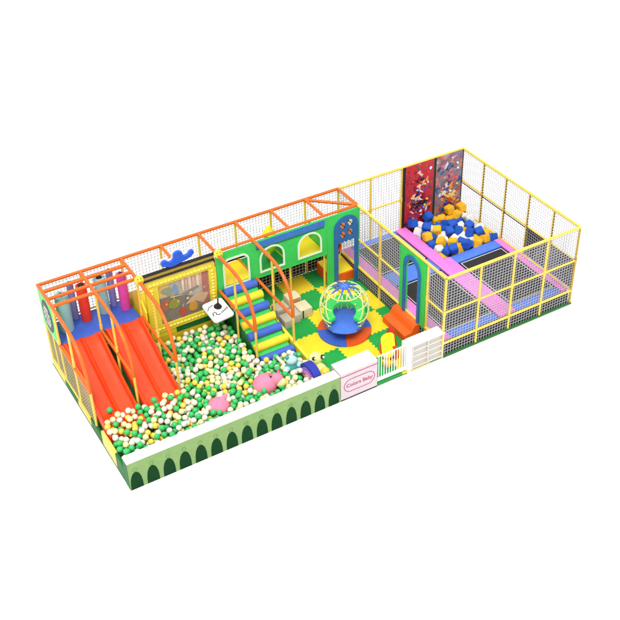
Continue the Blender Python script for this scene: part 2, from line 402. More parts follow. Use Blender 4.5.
# blue figure
bf = thing('blue_figure', (3.68,Y3+.02,H), 'blue cut-out figure with both arms raised on top of the black bar', 'cut-out figure')
def figure(grow, t0, t1, mat, nm, par):
    m = MB()
    body = [(3.10,2.93),(3.42,2.80),(3.85,2.88),(4.12,2.97),(4.24,3.08),(4.28,3.2),(4.18,3.26),(4.10,3.17),(3.98,3.10),(3.86,3.10),(3.86,3.22)] 
    head = arc(3.70,3.24,.165,-5,185,14)
    left = [(3.54,3.18),(3.5,3.08),(3.4,3.02),(3.32,3.06),(3.26,3.14),(3.16,3.16),(3.08,3.06)]
    pts = [(3.12,2.93),(3.42,2.81),(3.85,2.88),(4.12,2.97),(4.22,3.05),(4.28,3.17),(4.23,3.25),(4.13,3.24),(4.07,3.14),(3.95,3.10),(3.86,3.14)]+head[1:-1]+left
    sm = []
    for i in range(len(pts)):
        p0,p1,p2,p3 = [Vector(pts[(i+q_)%len(pts)]) for q_ in (-1,0,1,2)]
        for t_ in (0,.33,.66): sm.append(tuple(.5*((2*p1)+(-p0+p2)*t_+(2*p0-5*p1+4*p2-p3)*t_*t_+(-p0+3*p1-3*p2+p3)*t_**3)))
    pts = [(3.61+(p[0]-3.68)*.82, 2.83+(p[1]-2.81)*.70) for p in sm]
    if grow:
        c = []
        n = len(pts)
        for i in range(n):
            a, b = Vector(pts[i-1]), Vector(pts[(i+1)%n]); d = (b-a).normalized(); c.append((pts[i][0]+d.y*grow, pts[i][1]-d.x*grow))
        pts = c
    m.prism(pts, [], XZ, t0, t1); return m.build(nm, mat, par)
figure(0, Y3-.1, Y3-.02, M('figure_blue', (36,96,226), .4), 'body', bf)
figure(.03, Y3-.018, Y3+.02, whiteline, 'outline', bf)
# low yellow/green wall under the board
lwb = thing('pit_back_wall', (3.6,Y3,0), 'low yellow and green padded wall under the picture board at the back of the ball pit', 'padded wall')
MB().box(XM[2]+.08, XM[4]-.04, Y3-.02, Y3+.06, .02, .50, bev=.01).build('pad', M('mustard_pad', (226,196,30), .6), lwb, smooth=True)
MB().box(3.35, XM[4]-.04, Y3-.035, Y3+.05, .505, .70, bev=.01).build('pad', dkgreen, lwb, smooth=True)
MB().box(XM[2]+.08, 3.34, Y3-.03, Y3+.05, .505, .70, bev=.01).build('pad', yellowpad, lwb, smooth=True)

# ------------------------------------------------------------------ platform behind arches
ap = thing('arch_platform', (XM[6],(Y3+W)/2,PL-.1), 'raised corridor platform with yellow and green mats behind the arch wall', 'platform')
for a, b, m_ in ((XM[2]+.1,XM[4],matyellow),(XM[4],XM[5],matyellow),(XM[5],XM[6],matgreen),(XM[6],XM[7]+.05,matyellow)):
    MB().box(a+.004, b-.004, Y3+.06, W-.06, PL-.06, PL-.005).build('mat', m_, ap)
MB().box(XM[2]+.1, XM[7]+.05, Y3+.06, W-.06, PL-.12, PL-.065).build('deck', M('ply_edge',(200,120,50),.7), ap)
MB().box(XM[7]+.055, XM[7]+.08, Y3+.06, W-.06, PL-.12, 2.0).build('end_panel', green, ap)
MB().box(XM[4], XM[7]+.05, W-.055, W-.035, PL+.02, PL+.26).build('back_panel', skirtm, ap)
MB().box(XM[5]-.02, XM[5]+.01, Y3+.25, W-.06, PL-.004, PL+.05).build('edge_strip', M('edge_orange',(214,130,40),.5), ap)
MB().box(XM[6]+.03, XM[6]+.06, Y3+.06, W-.06, PL-.004, 2.0).build('divider_panel', green, ap)
for x in (XM[6], XM[7]): post(ap, x, Y3+.02, .03, PL-.06, .036)
lm = thing('lime_climber', (6.75,5.15,PL), 'lime green soft bell figure with yellow top behind the middle arch', 'soft figure')
MB().ell((6.78,5.1,PL+.55), (.23,.2,.3)).ell((6.78,5.1,PL+.82), (.16,.15,.2)).ell((6.66,5.0,PL+.3), (.1,.1,.12)).build('body', lime, lm, smooth=True)
MB().tube([(6.78,5.1,PL+.95),(6.78,5.1,H-.12)], .2, 20, r2=.05).build('top', yellowpad, lm, smooth=True)
MB().tube([(6.78,5.1,PL),(6.78,5.1,PL+.3)], .05, 10).build('stem', orangefoam, lm, smooth=True)

# arch wall
aw = thing('arch_wall', (XM[6],Y3,0), 'green wall with three white-trimmed arch windows above the play floor', 'play panel')
F0, F1 = Y3-.09, Y3-.04
def arch_loop(x0, x1, z0, z1, kind='full', g=0):
    x0 -= g; x1 += g; z0 -= g; z1 += g
    cx = (x0+x1)/2; r = (x1-x0)/2
    if kind == 'full': return [(x0,z0),(x1,z0)]+arc(cx, z1-r, r, 0, 180, 16)
    rr = .2+g
    return [(x0,z0),(x1,z0)]+arc(x1-rr, z1-rr, rr, 0, 90, 8)+arc(x0+rr, z1-rr, rr, 90, 180, 8)
wins = [(4.94,5.74,1.5,2.45,'r'),(6.12,6.90,1.62,2.42,'full'),(7.40,8.18,1.62,2.40,'full')]
MB().prism([(XM[4]-.04,1.42),(XM[7]+.04,1.42),(XM[7]+.04,H-.05),(XM[4]-.04,H-.05)], [arch_loop(*w) for w in wins], XZ, F0, F1).build('panel', green, aw)
for i, w in enumerate(wins):
    MB().prism(arch_loop(*w, g=.028), [arch_loop(*w, g=-.028)], XZ, F0-.025, F0-.003).build('window_trim', trimwhite, aw)
MB().box(XM[4]-.04, XM[4]+.07, F0, F1, .3, 1.415).build('leg_panel', green, aw)
sb = [(6.02,2.49)]
x = 6.02
teeth = []
n = 44
for i in range(n):
    a = 6.02+(8.32-6.02)*i/n; b = a+(8.32-6.02)/n
    teeth += [(a,2.47),(a+(b-a)*.5,2.47),(a+(b-a)*.5,2.50),(b,2.50)]
teeth = [(6.02,2.47)]+teeth[1:]
MB().prism(teeth+[(8.32,2.69),(6.02,2.69)], [], XZ, F0-.02, F0-.003).build('blue_strip', stripblue, aw)
tk = MB()
for i in range(n):
    a = 6.02+(8.32-6.02)*(i+.25)/n; tk.box(a-.009, a+.009, F0-.022, F0-.004, 2.425, 2.468)
tk.build('stitches', blackp, aw)

# portal
pt = thing('doorway_panel', (8.95,Y3,0), 'tall green panel with a blue arched doorway and four picture plates', 'doorway panel')
MB().prism([(XM[7]+.045,0.03),(8.72,.03),(8.72,1.75),(9.42,1.75),(9.42,.03),(LT+.02,.03),(LT+.02,H-.04),(XM[7]+.045,H-.04)], [], XZ, F0, F1).build('panel', green, pt)
MB().prism([(8.64,.03),(8.78,.03),(8.78,1.66)]+[(8.78+.58*i/8, 1.66+.05*(i%2)) for i in range(1,8)]+[(9.36,1.66),(9.36,.03),(9.50,.03)]+arc(9.07,2.2,.43,0,180,16,.4), [], XZ, F0-.03, F0-.003).build('arch_trim', trimblue, pt)
for k, (cx, cz) in enumerate([(8.93,2.30),(9.2,2.34),(8.93,1.97),(9.2,2.0)]):
    m = MB(); c1 = [(cx+.085*math.cos(2*math.pi*i/10)*(1 if i%2 else .75), cz+.12*math.sin(2*math.pi*i/10)*(1 if i%2 else .8)) for i in range(10)]
    m.prism(c1, [], XZ, F0-.045, F0-.033); q = m.build('picture_plate', [M('pl_orange',(236,130,50),.5), M('pl_cream',(250,226,170),.5)][k==1], pt)
    m = MB(); 
    for dx, dz in ((-.05,.07),(.05,-.05),(.0,.01)): m.box(cx+dx-.018, cx+dx+.018, F0-.05, F0-.046, cz+dz-.03, cz+dz+.02)
    m.build('picture_print', blackp, q)
rb = thing('ramp_mat', (9.1,5.0,0), 'yellow foam wedge with an orange rim inside the tall arched doorway', 'foam wedge')
MB().prism([(8.62,4.62),(9.48,4.62),(9.48,5.5),(8.62,5.5)], [], lambda u,v,t: (u,v,(.02 if t<.5 else .34+.12*(v-4.6))), 0, 1).build('wedge', orangefoam, rb)
MB().prism([(8.64,4.66),(9.46,4.66),(9.46,5.48),(8.64,5.48)], [], lambda u,v,t: (u,v,.345+.12*(v-4.6)+t*.01), 0, 1).build('top_mat', matyellow, rb)
dr = thing('crawl_ring', (9.2,5.4,.4), 'dark round crawl ring with an orange rim at the back of the tall doorway', 'crawl ring')
ringp = [(9.15+.33*math.cos(R(a)), 5.42, .82+.26*math.sin(R(a))) for a in range(0,361,15)]
MB().tube(ringp, .04, 8, cap=False).build('rim', orangefoam, dr, smooth=True)
MB().prism([(9.15+.31*math.cos(R(a)), .82+.24*math.sin(R(a))) for a in range(0,360,15)], [], XZ, 5.42, 5.46).build('dark_mesh', M('brown_mesh',(70,50,40),.8), dr)

# ------------------------------------------------------------------ roller stairs
rs = thing('roller_stairs', (5.36,3.3,0), 'ramp of alternating blue and yellow foam rollers rising from the ball pit to the arch', 'roller stairs')
ramp = [(4.5,.05),(4.5,1.38),(4.35,1.36),(1.95,.22),(1.95,.05)]
MB().prism(ramp, [], YZ, 4.86, 5.86).build('ramp', green, rs)
MB().prism([(a, b-.01) for a, b in ramp], [], YZ, 4.83, 4.855).build('side_panel', dkgreen, rs)
MB().prism([(a, b-.01) for a, b in ramp], [], YZ, 5.865, 5.89).build('side_panel', dkgreen, rs)
for i in range(7):
    y = 4.33-.355*i; z = 1.40-.168*i
    bm = bmesh.new(); 
    m = MB().tube([(4.84,y,z),(4.855,y,z),(5.865,y,z),(5.88,y,z)], .125, 24)
    m.build('roller', [blue, yellowpad][i % 2], rs, smooth=True)
er = MB(); er.prism([(3.45,.05),(3.45,.62),(.32,.40),(.32,.05)], [], YZ, 5.93, 6.02)
er.build('pit_side_wall', M('pit_yellow',(250,226,60),.5), label='low yellow padded wall between the ball pit and the chequered floor', cat='padded wall')

# ------------------------------------------------------------------ ball pit
bl = MB().box(.04, 5.92, .28, Y3-.05, .0, .05); bl.build('pit_floor', M('pit_floor_green', (60,130,60), .8), kind='structure')
r = .080
plush = [(2.93,.98,.33),(4.42,1.02,.40),(5.36,1.36,.28),(5.55,.85,.25)]
def base(x, y):
    b = .40-.04*y
    if .02 < x < 2.4 and y > 1.2: return .40+.18*max(0,y-1.4)
    return b
def ok(x, y):
    if x < 2.45 and y > 1.98: return False
    if x > 4.72 and y > 2.0: return False
    for px, py, pr in plush:
        if (x-px)**2+(y-py)**2 < (pr*.85)**2: return False
    return True
balls = np.zeros((0,3)); fails = 0
blist = []
while fails < 260 and len(blist) < 2600:
    best = None
    c = np.stack([rng.uniform(.11,5.82,40), rng.uniform(.38,4.40,40)], 1)
    for x, y in c:
        if not ok(x, y): continue
        b0 = base(x, y); z = b0+r
        if len(blist):
            A = balls; d2 = (A[:,0]-x)**2+(A[:,1]-y)**2; k = d2 < (2*r)**2
            if k.any(): z = max(z, float((A[k,2]+np.sqrt((2*r)**2-d2[k])).max()))
        s = z-b0
        if best is None or s < best[0]: best = (s, x, y, z)
    lim = .30 if not (best[1] < 2.4 and best[2] > 1.5) else .19
    if best[0] > lim: fails += 1; continue
    blist.append(best[1:]); balls = np.array(blist)
CAM = Vector((-5.05366, -18.38361, 19.47186))
vis = []
for i, (x, y, z) in enumerate(blist):
    d = balls-np.array([x,y,z]); up = (d[:,2] > .06) & (d[:,0]**2+d[:,1]**2 < .13**2)
    vis.append((1 if up.any() else 0, (Vector((x,y,z))-CAM).length, i))
order = [v[2] for v in sorted(vis)]
cm = [(ball_g,'green',.34),(ball_w,'off-white',.35),(ball_y,'yellow',.14),(ball_l,'pale yellow',.17)]
bm = bmesh.new(); bmesh.ops.create_uvsphere(bm, u_segments=20, v_segments=12, radius=r)
bmesh_me = []
for m_, nme, _ in cm:
    me = bpy.data.meshes.new('plastic_ball'); bm.to_mesh(me); me.materials.append(m_)
    me.polygons.foreach_set('use_smooth', [True]*len(me.polygons)); bmesh_me.append(me)
sph_v = np.array([v.co[:] for v in bm.verts]); bm.verts.index_update(); sph_f = [tuple(v.index for v in f.verts) for f in bm.faces]; bm.free()
big = MB(); big_n = 0
def pickc():
    q = random.random(); a = 0
    for k, c_ in enumerate(cm):
        a += c_[2]
        if q < a: return k
    return 0
extra = [(.42,2.42,.74,0)]           # the green ball left lying on the slide
vv = []; ff = []; mm = []
for n_, i in enumerate(order):
    x, y, z = blist[i]; k = pickc()
    if n_ < 298:
        o = bpy.data.objects.new('plastic_ball', bmesh_me[k]); COL.objects.link(o); o.location = (x,y,z)
        tag(o, '%s plastic ball lying among the others in the ball pit' % cm[k][1], 'ball', '%s balls in the ball pit' % cm[k][1])
    else:
        b = len(vv)*len(sph_v)
        vv.append(sph_v+np.array([x,y,z])); ff += [tuple(b+j for j in f) for f in sph_f]; mm += [k]*len(sph_f)
me = bpy.data.meshes.new('ball_mass'); me.from_pydata(np.concatenate(vv).tolist(), [], ff)
for c_ in cm: me.materials.append(c_[0])
me.polygons.foreach_set('material_index', mm); me.polygons.foreach_set('use_smooth', [True]*len(mm))
o = bpy.data.objects.new('plastic_balls', me); COL.objects.link(o)
tag(o, 'mass of green, white and yellow plastic balls filling the far side of the ball pit', 'balls', None, 'stuff')
o = bpy.data.objects.new('plastic_ball', bmesh_me[0]); COL.objects.link(o); o.location = (.40,2.27,.64)
tag(o, 'single green plastic ball resting by itself on the left red slide', 'ball')
print('balls', len(blist))

# plush toys
t = thing('plush_toy', (2.93,.98,.3), 'plain pink pear-shaped plush toy half sunk in the balls by the front wall', 'plush toy')
MB().ell((2.93,.98,.52), (.31,.30,.25)).build('body', pigpink, t, smooth=True)
MB().tube([(3.05,1.0,.68),(3.16,1.02,.78),(3.24,1.02,.82)], .09, 14, r2=.01).build('ear', pigpink, t, smooth=True)
t = thing('plush_pig', (4.42,1.02,.3), 'pink plush pig with ears and cream snout sitting in the balls by the front wall', 'plush toy')
MB().ell((4.36,1.05,.58), (.36,.33,.30), mat=Matrix.Rotation(R(-15),4,'Y')).build('body', pigpink, t, smooth=True)
MB().ell((4.66,.93,.72), (.19,.18,.18)).build('head', pigpink, t, smooth=True)
MB().ell((4.73,.80,.66), (.15,.12,.13)).build('snout', cream, t, smooth=True)
for dx in (-.1,.13): MB().tube([(4.62+dx,1.0,.82),(4.61+dx*1.3,1.02,.97)], .06, 12, r2=.008).build('ear', M('ear_pink',(235,110,165),.8), t, smooth=True)
MB().ell((4.72,1.05,.88), .028).ell((4.50,.95,.87), .028).build('eye', blackp, t, smooth=True)
MB().ell((4.16,.80,.52), (.09,.08,.08)).build('paw', pigpink, t, smooth=True)
t = thing('plush_toy', (5.36,1.36,.3), 'teal plush toy with pale face and arms in the corner of the ball pit', 'plush toy')
tl = M('plush_teal',(70,170,160),.8,bump=.6); tp2 = M('plush_pale',(190,228,230),.8)
MB().ell((5.36,1.36,.52), (.2,.18,.22)).build('body', tl, t, smooth=True)
MB().ell((5.36,1.34,.80), (.16,.15,.14)).build('head', tp2, t, smooth=True)
for a in (-1,1): MB().ell((5.36+.2*a,1.27,.6), (.1,.09,.08)).build('arm', tp2, t, smooth=True); MB().ell((5.36+.13*a,1.36,.93), .06).build('ear', tl, t, smooth=True)
MB().ell((5.45,1.18,.47), (.1,.08,.09)).build('paw', tp2, t, smooth=True)
t = thing('rainbow_arch', (5.6,.85,.3), 'blue, purple and pink rainbow arch toy by the front wall', 'toy arch')
for k, (rr, m_) in enumerate([(.50,M('rb_navy',(36,50,170),.5)),(.39,M('rb_purple',(150,110,225),.5)),(.29,M('rb_pink',(250,150,235),.5)),(.18,cream)]):
    MB().prism(arc(.78,.38,rr,0,180,18)+arc(.78,.38,max(rr-.095,.02),180,0,14), [], YZ, 5.55-.01*k, 5.78).build('band', m_, t)
t = thing('rocking_animal', (6.1,1.05,.03), 'pale yellow rocking animal with big black eyes by the front wall', 'ride-on toy')
py_ = M('pale_yellow',(238,240,150),.5)
MB().ell((6.12,1.02,.3), (.17,.36,.2)).build('body', py_, t, smooth=True)
MB().ell((6.10,1.30,.56), (.21,.19,.18)).build('head', py_, t, smooth=True)
MB().ell((5.99,1.2,.66), .055).ell((6.24,1.17,.63), .065).build('eye', blackp, t, smooth=True)
MB().ell((6.0,1.155,.68), .03).ell((6.25,1.115,.655), .035).build('eye_white', whiteline, t, smooth=True)
MB().ell((6.12,.82,.42), (.14,.14,.1)).build('saddle', ball_y, t, smooth=True)
MB().tube([(6.3,1.4,.05),(6.29,1.0,.03+.02),(6.3,.6,.09)], .03, 8).build('rocker', whiteline, t, smooth=True)
MB().tube([(5.18,1.95,.62),(5.20,1.4,.60)], .045, 10).build('white_bar', whiteline, smooth=True, label='short white padded bar lying at the foot of the roller stairs', cat='bar')

# white console on a stand
t = thing('game_console', (4.42,3.95,0), 'white game tray with black joystick and squiggle marks standing over the ball pit', 'game console')
def CT(u, v, w):    # local tray frame
    o = Vector((4.42,3.92,1.18)); ux = Vector((.97,.10,0)); vy = Vector((-.08,.93,.22)); n_ = Vector((0,-.25,.97))
    return tuple(o+ux*u+vy*v+n_*w)
rr_ = lambda a,b,r_: arc(a-r_,b-r_,r_,0,90,6)+arc(-a+r_,b-r_,r_,90,180,6)+arc(-a+r_,-b+r_,r_,180,270,6)+arc(a-r_,-b+r_,r_,270,360,6)
MB().prism(rr_(.34,.40,.1), [], CT, .04, .09).build('tray', white, t)
j = MB().tube([CT(.06,.12,.09),CT(.06,.12,.13)], 0.12, 20, r2=.09).tube([CT(.06,.12,.13),CT(.06,.12,.24)], .08, 16, r2=.03).tube([CT(.06,.12,.24),CT(.06,.14,.42)], .022, 10)
j.build('joystick', blackp, t, smooth=True)
q = MB()
sq = [(-.24,-.16),(-.22,-.06),(-.14,-.03),(-.10,-.10),(-.15,-.13),(-.08,-.17),(0,-.16)]
q.tube([CT(a,b,.092) for a,b in sq], .014, 6)
q.tube([CT(-.3,.1,.092),CT(-.2,.2,.092),CT(-.05,.24,.092)], .011, 6)
for k in range(5): q.tube([CT(.04+.055*k,-.17+.02*k,.092),CT(.07+.055*k,-.10+.02*k,.092)], .012, 6)
q.build('marking', blackp, t)
MB().tube([(4.46,4.1,.03),(4.46,4.1,1.2)], .045, 10).build('stand', yellow, t, smooth=True)

# ------------------------------------------------------------------ front walls
fw = thing('front_wall', (3.0,.1,0), 'long light green front wall with dark green arches and a white padded top', 'padded wall')
MB().box(-.052, 6.08, -.046, .24, -.047, .85).build('wall', olive, fw)
MB().box(-.056, -.0525, -.045, .235, -.047, .84).build('end_face', dkgreen, fw)
MB().box(-.055, 6.083, -.052, .26, .852, .885, bev=.008).build('top_pad', white, fw, smooth=True)
for i in range(14):
    cx = .13+.4415*i; m = MB()
    pts = [(cx-.165, -.04)]
    for k in range(0, 13):
        a = math.pi*k/12; xx = -math.cos(a)*.165; zz = .56*math.sin(a)**.75
        pts.append((cx+xx, -.04+zz))
    pts = [p for n2, p in enumerate(pts) if n2 != 0]
    m.prism(pts, [], XZ, -.052, -.047); m.build('arch', archgreen, fw)
    MB().prism([(cx+.062*math.cos(2*math.pi*k/20), .60+.062*math.sin(2*math.pi*k/20)) for k in range(20)],
               [[(cx+.048*math.cos(2*math.pi*k/20), .60+.048*math.sin(2*math.pi*k/20)) for k in range(20)]], XZ, -.052, -.047).build('ring', ringgreen, fw)
# sign wall
sg = thing('sign_wall', (6.7,.2,0), 'white pink-lettered sign block between the green wall and the picket gate', 'sign block')
MB().box(6.10, 7.28, -.05, .44, .0, .90).build('block', signpink, sg)
MB().box(6.11, 7.28, -.052, .42, -.047, -.002).build('plinth', M('plinth_dark',(50,36,30),.6), sg)
MB().box(6.095, 7.285, -.056, .45, .902, .94, bev=.008).build('top_pad', white, sg, smooth=True)
MB().box(6.11, 7.275, -.054, -.0505, .79, .82).build('stripe', signred, sg)
cap = lambda a,b: arc(6.98-.0, .42, b, -90, 90, 12)+arc(6.42, .42, b, 90, 270, 12)
MB().prism(cap(0,.225), [cap(0,.205)], XZ, -.056, -.0505).build('oval_line', signred, sg)
cu = bpy.data.curves.new('t', 'FONT'); cu.body = 'Colors Baby'; cu.size = .17; cu.extrude = .002; cu.align_x = 'CENTER'; cu.align_y = 'CENTER'; cu.offset = .002
to = bpy.data.objects.new('t', cu); COL.objects.link(to); bpy.context.view_layer.update()
tm = bpy.data.meshes.new_from_object(to.evaluated_get(bpy.context.evaluated_depsgraph_get())); bpy.data.objects.remove(to)
tm.materials.clear(); tm.materials.append(signred)
tm.transform(Matrix.Translation(Vector((6.70,-.054,.42))-WL[sg.name]) @ Matrix.Rotation(R(90),4,'X'))
to = bpy.data.objects.new('lettering', tm); COL.objects.link(to); to.parent = sg
# gate
gt = thing('picket_gate', (7.78,0,.1), 'low white picket gate between the sign block and the shelf cabinet', 'gate')
MB().tube([(7.30,-.02,1.0),(8.27,-.02,1.0)], .022, 10).build('top_rail', white, gt, smooth=True)
MB().box(7.30,8.27,-.045,.005,.13,.22).build('bottom_rail', white, gt)
for i in range(11):
    x = 7.35+.087*i; MB().tube([(x,-.02,.2),(x,-.02,.99)], .013, 8).build('picket', white, gt, smooth=True)
MB().box(8.26,8.29,-.04,.0,.1,1.02).build('stile', white, gt)
# cabinet
cbn = thing('shelf_cabinet', (9.02,.12,0), 'white open shelf cabinet between the picket gate and the trampoline net', 'cabinet')
CX0, CX1 = 8.47, 9.56
MB().box(CX0, CX1, -.046, .28, -.046, .03).build('bottom', greypl, cbn)
MB().box(CX0-.01, CX1+.01, -.055, .31, .862, .915, bev=.006).build('top', white, cbn, smooth=True)
MB().box(CX0, CX1, .02, .28, .031, .859).build('back', greypl, cbn)
for x0, x1 in ((CX0,CX0+.03),((CX0+CX1)/2-.012,(CX0+CX1)/2+.012),(CX1-.03,CX1)): MB().box(x0,x1,-.045,.018,.031,.859).build('upright', M('cab_frame',(226,222,214),.5,.02), cbn)
for k in range(4):
    for a, b in ((CX0+.032,(CX0+CX1)/2-.014),((CX0+CX1)/2+.014,CX1-.032)):
        MB().box(a,b,-.04,.017,.036+.205*k,.05+.205*k).build('shelf', M('cab_frame',(0,0,0)), cbn)
MB().box(8.31, 8.455, -.045, .28, -.045, .93, bev=.006).build('gate_post', white, smooth=True, label='square white gate post at the right end of the picket gate', cat='gate post')

# ------------------------------------------------------------------ play floor toys
# carousel
cx, cy = 7.80, 2.50
ca = thing('globe_carousel', (cx,cy,0), 'globe-shaped carousel of pale hoops on an orange and blue round base', 'carousel')
SA = -117
for k in range(4):
    a0 = SA+90*k
    m = MB().prism([(cx,cy)]+[(cx+.80*math.cos(R(a)), cy+.80*math.sin(R(a))) for a in np.linspace(a0+.2, a0+89.8, 20)], [], XY, .035, .10)
    m.build('base_sector', [orangedisc, blue][k % 2], ca)
MB().tube([(cx,cy,.1),(cx,cy,.3)], .12, 16).build('axle', blackp, ca, smooth=True)
sz, sr = .94, .73
cdir = math.atan2(CAM.y-cy, CAM.x-cx)
def sp(az, el, rr=sr): return (cx+rr*math.cos(el)*math.cos(az), cy+rr*math.cos(el)*math.sin(az), sz+rr*math.sin(el))
def dang(a): 
    d = (a-cdir+math.pi) % (2*math.pi)-math.pi; return d
for k in range(12):
    for sgn in (1,-1):
        az = cdir+2*math.pi*(k+.5)/12
        pts = []
        for i in range(24):
            el = R(66-116*i/23); a = az+sgn*R(60)*(i/23)
            if abs(dang(a)) < R(36) and el < R(47): break
            pts.append(sp(a, el))
        if len(pts) > 2: MB().tube(pts, .018, 7).build('hoop', hoop, ca, smooth=True)
for el in (-50,-15,20,48):
    pts = [sp(cdir+a, R(el)) for a in np.linspace(R(33), R(327), 40)] if el < 34 else [sp(cdir+a, R(el)) for a in np.linspace(0, 2*math.pi, 48)]
    MB().tube(pts, .018, 7).build('hoop', hoop, ca, smooth=True)
stp = []
for k in range(8):
    a = 2*math.pi*k/8; MB().tube([sp(a+.0, R(e), sr+.006) for e in (82,72,64,56)], .034, 8, r2=.02).build('cap_arm', blue, ca, smooth=True)
MB().ell((cx,cy,sz+sr-.03), (.15,.15,.06)).build('cap', ltblue, ca, smooth=True)
# dish floor
MB().prism([(cx+.60*math.cos(R(a)), cy+.60*math.sin(R(a))) for a in range(0,360,12)], [], XY, .36, .45).build('dish', ltblue, ca)
pn_ = [(cx+.10*math.cos(cdir),cy+.10*math.sin(cdir))]
a_ = np.linspace(-35, 35, 10)
MB().prism([(cx+.3*math.cos(cdir+R(38)),cy+.3*math.sin(cdir+R(38)))]+[(cx+.3*math.cos(cdir-R(38)),cy+.3*math.sin(cdir-R(38)))]+[(cx+.72*math.cos(cdir+R(q_)),cy+.72*math.sin(cdir+R(q_))) for q_ in np.linspace(-30,30,10)], [], XY, .452, .48).build('step', ltblue, ca)
ox, oy = cx+.10*math.cos(cdir), cy+.10*math.sin(cdir)
C = [(ox+.60*math.cos(cdir+R(q_)), oy+.60*math.sin(cdir+R(q_))) for q_ in np.linspace(50,310,40)]+[(ox+.34*math.cos(cdir+R(q_)), oy+.34*math.sin(cdir+R(q_))) for q_ in np.linspace(310,50,34)]
def tiltz(u, v, t): return (u, v, .74+t-.26*((u-ox)*math.cos(cdir)+(v-oy)*math.sin(cdir)))
MB().prism(C, [], tiltz, 0, .10).build('seat_ring', M('seat_green', (70,226,104), .4), ca)
for q_ in (75,130,230,285): MB().tube([(ox+.47*math.cos(cdir+R(q_)),oy+.47*math.sin(cdir+R(q_)),.46),(ox+.47*math.cos(cdir+R(q_)),oy+.47*math.sin(cdir+R(q_)),.76)], .03, 8).build('seat_leg', green, ca, smooth=True)
bt = MB()
for q_ in (-48, 48): bt.ell((cx+.62*math.cos(cdir+R(q_)), cy+.62*math.sin(cdir+R(q_)), .52), .032, u=10, v=8)
for q_ in (120, 215): bt.ell((ox+.36*math.cos(cdir+R(q_)), oy+.36*math.sin(cdir+R(q_)), .93), .028, u=10, v=8)
bt.build('white_bolts', whiteline, ca, smooth=True)
# boxes
def fbox(x0,x1,y0,y1,z0,z1,m_,label,extra=None):
    t = thing('foam_box', ((x0+x1)/2,(y0+y1)/2,z0), label, 'box', 'pale boxes on the play floor')
    MB().box(x0,x1,y0,y1,z0,z1,bev=.015).build('block', m_, t, smooth=True)
    if extra == 'slit': MB().box(x0+.06,x0+.11,y0-.004,y0+.01,z0+.02,z1-.02).build('strap', M('strap_green',(60,70,40),.6), t)
    if extra == 'lid': MB().box(x0+.03,x1-.03,y0-.006,y0+.01,z0+.08,z1-.03).build('brown_face', boxw, t)
fbox(6.32,6.62,3.45,3.85,.03,.32,boxg,'small grey box nearest the roller stairs')
fbox(6.66,6.93,3.55,3.95,.03,.33,boxg,'grey box squeezed between the nearest grey box and the strapped beige box')
fbox(6.95,7.36,3.62,4.08,.03,.36,boxb,'beige box with a dark strap, furthest right of the cluster','slit')
fbox(6.36,6.78,4.0,4.38,.03,.36,boxg,'wide grey box at the back left of the cluster')
fbox(6.84,7.25,4.12,4.5,.03,.50,boxb,'tallest beige box with a brown front at the back of the cluster','lid')
# toy slide
t = thing('toddler_slide', (8.35,.95,.03), 'small yellow and red toddler slide behind the picket gate', 'toy slide')
yt = M('toy_yellow',(255,240,0),.35,.03)
def TS(u, v, w): # sloping chute frame
    return (8.02+.0*u+v*.42+.33*0+u*.30*0+ (u*.8), .62+v*.75-u*.35, .30+v*.42+w)
MB().prism(rr_(.22,.50,.20), [], lambda u,v,w: (8.24+u*.98+v*.32, .84+v*.62-u*.1, .36+v*.28+w), 0, .08).build('chute', yt, t)
MB().box(8.10,8.20,.62,1.1,.04,.36, bev=.02).build('side', M('toy_red',(230,60,50),.4), t, smooth=True)
MB().box(8.30,8.42,.55,1.15,.04,.40, bev=.02).build('side', M('toy_red',(230,60,50),.4), t, smooth=True)
MB().prism([(1.1,.04),(1.62,.04),(1.36,.58)], [], YZ, 8.62, 8.74).build('ladder', M('toy_red',(230,60,50),.4), t)
MB().box(7.86,8.08,.35,.62,.04,.2, bev=.03).build('run_out', M('toy_orange',(255,190,50),.4), t, smooth=True)
# orange steps to the trampoline door
t = thing('foam_steps', (9.28,1.6,.03), 'orange foam steps leading up to the trampoline doorway', 'foam steps')
MB().prism([(8.98,.03),(9.50,.03),(9.50,.50),(9.36,.50),(9.30,.42),(9.24,.28),(8.98,.25)], [], lambda u,v,t_: (u,t_,v), 1.08, 2.24).build('steps', orangefoam, t)

# ------------------------------------------------------------------ trampoline park
td = thing('trampoline_deck', ((LT+L1)/2, W/2, 0), 'raised trampoline deck with black beds, pink walkways and blue pads', 'trampoline')
MB().box(LT+.05, L1-.05, .05, 3.02, .02, .42).build('understructure', skirtm, td)
MB().box(LT+.05, 12.12, 3.022, W-.04, .02, .42).build('understructure', skirtm, td)
def bed(x0,x1,y0,y1, g=.035):
    b = MB().box(x0+g, x1-g, y0+g, y1-g, .452, .462).build('jump_bed', black, td)
    w_ = .022; m = MB()
    m.prism([(x0,y0),(x1,y0),(x1,y1),(x0,y1)], [[(x0+w_,y0+w_),(x1-w_,y0+w_),(x1-w_,y1-w_),(x0+w_,y1-w_)]], XY, .463, .470)
    m.build('white_edge', whiteline, b)
bed(10.00,11.65,.42,2.95); bed(10.00,11.65,3.80,5.38); bed(12.42,14.05,.44,2.96)
def pad(x0,x1,y0,y1,m_,z1=.485, z0=.424):
    return MB().box(x0,x1,y0,y1,z0,z1,bev=.012).build('pad', m_, td, smooth=True)
pad(LT+.05,9.95,.11,W-.05,pink,.484)
for a, b in ((9.955,11.69),(12.35,14.12)): pad(a+.005,b-.02,.11,.375,ltblue,.482)
pad(9.96,11.69,3.03,3.72,ltblue,.482); pad(9.96,11.69,5.42,W-.05,ltblue,.482)
pad(11.72,12.10,.11,W-.05,pink,.50); pad(12.104,12.335,.11,3.42,pink,.498)
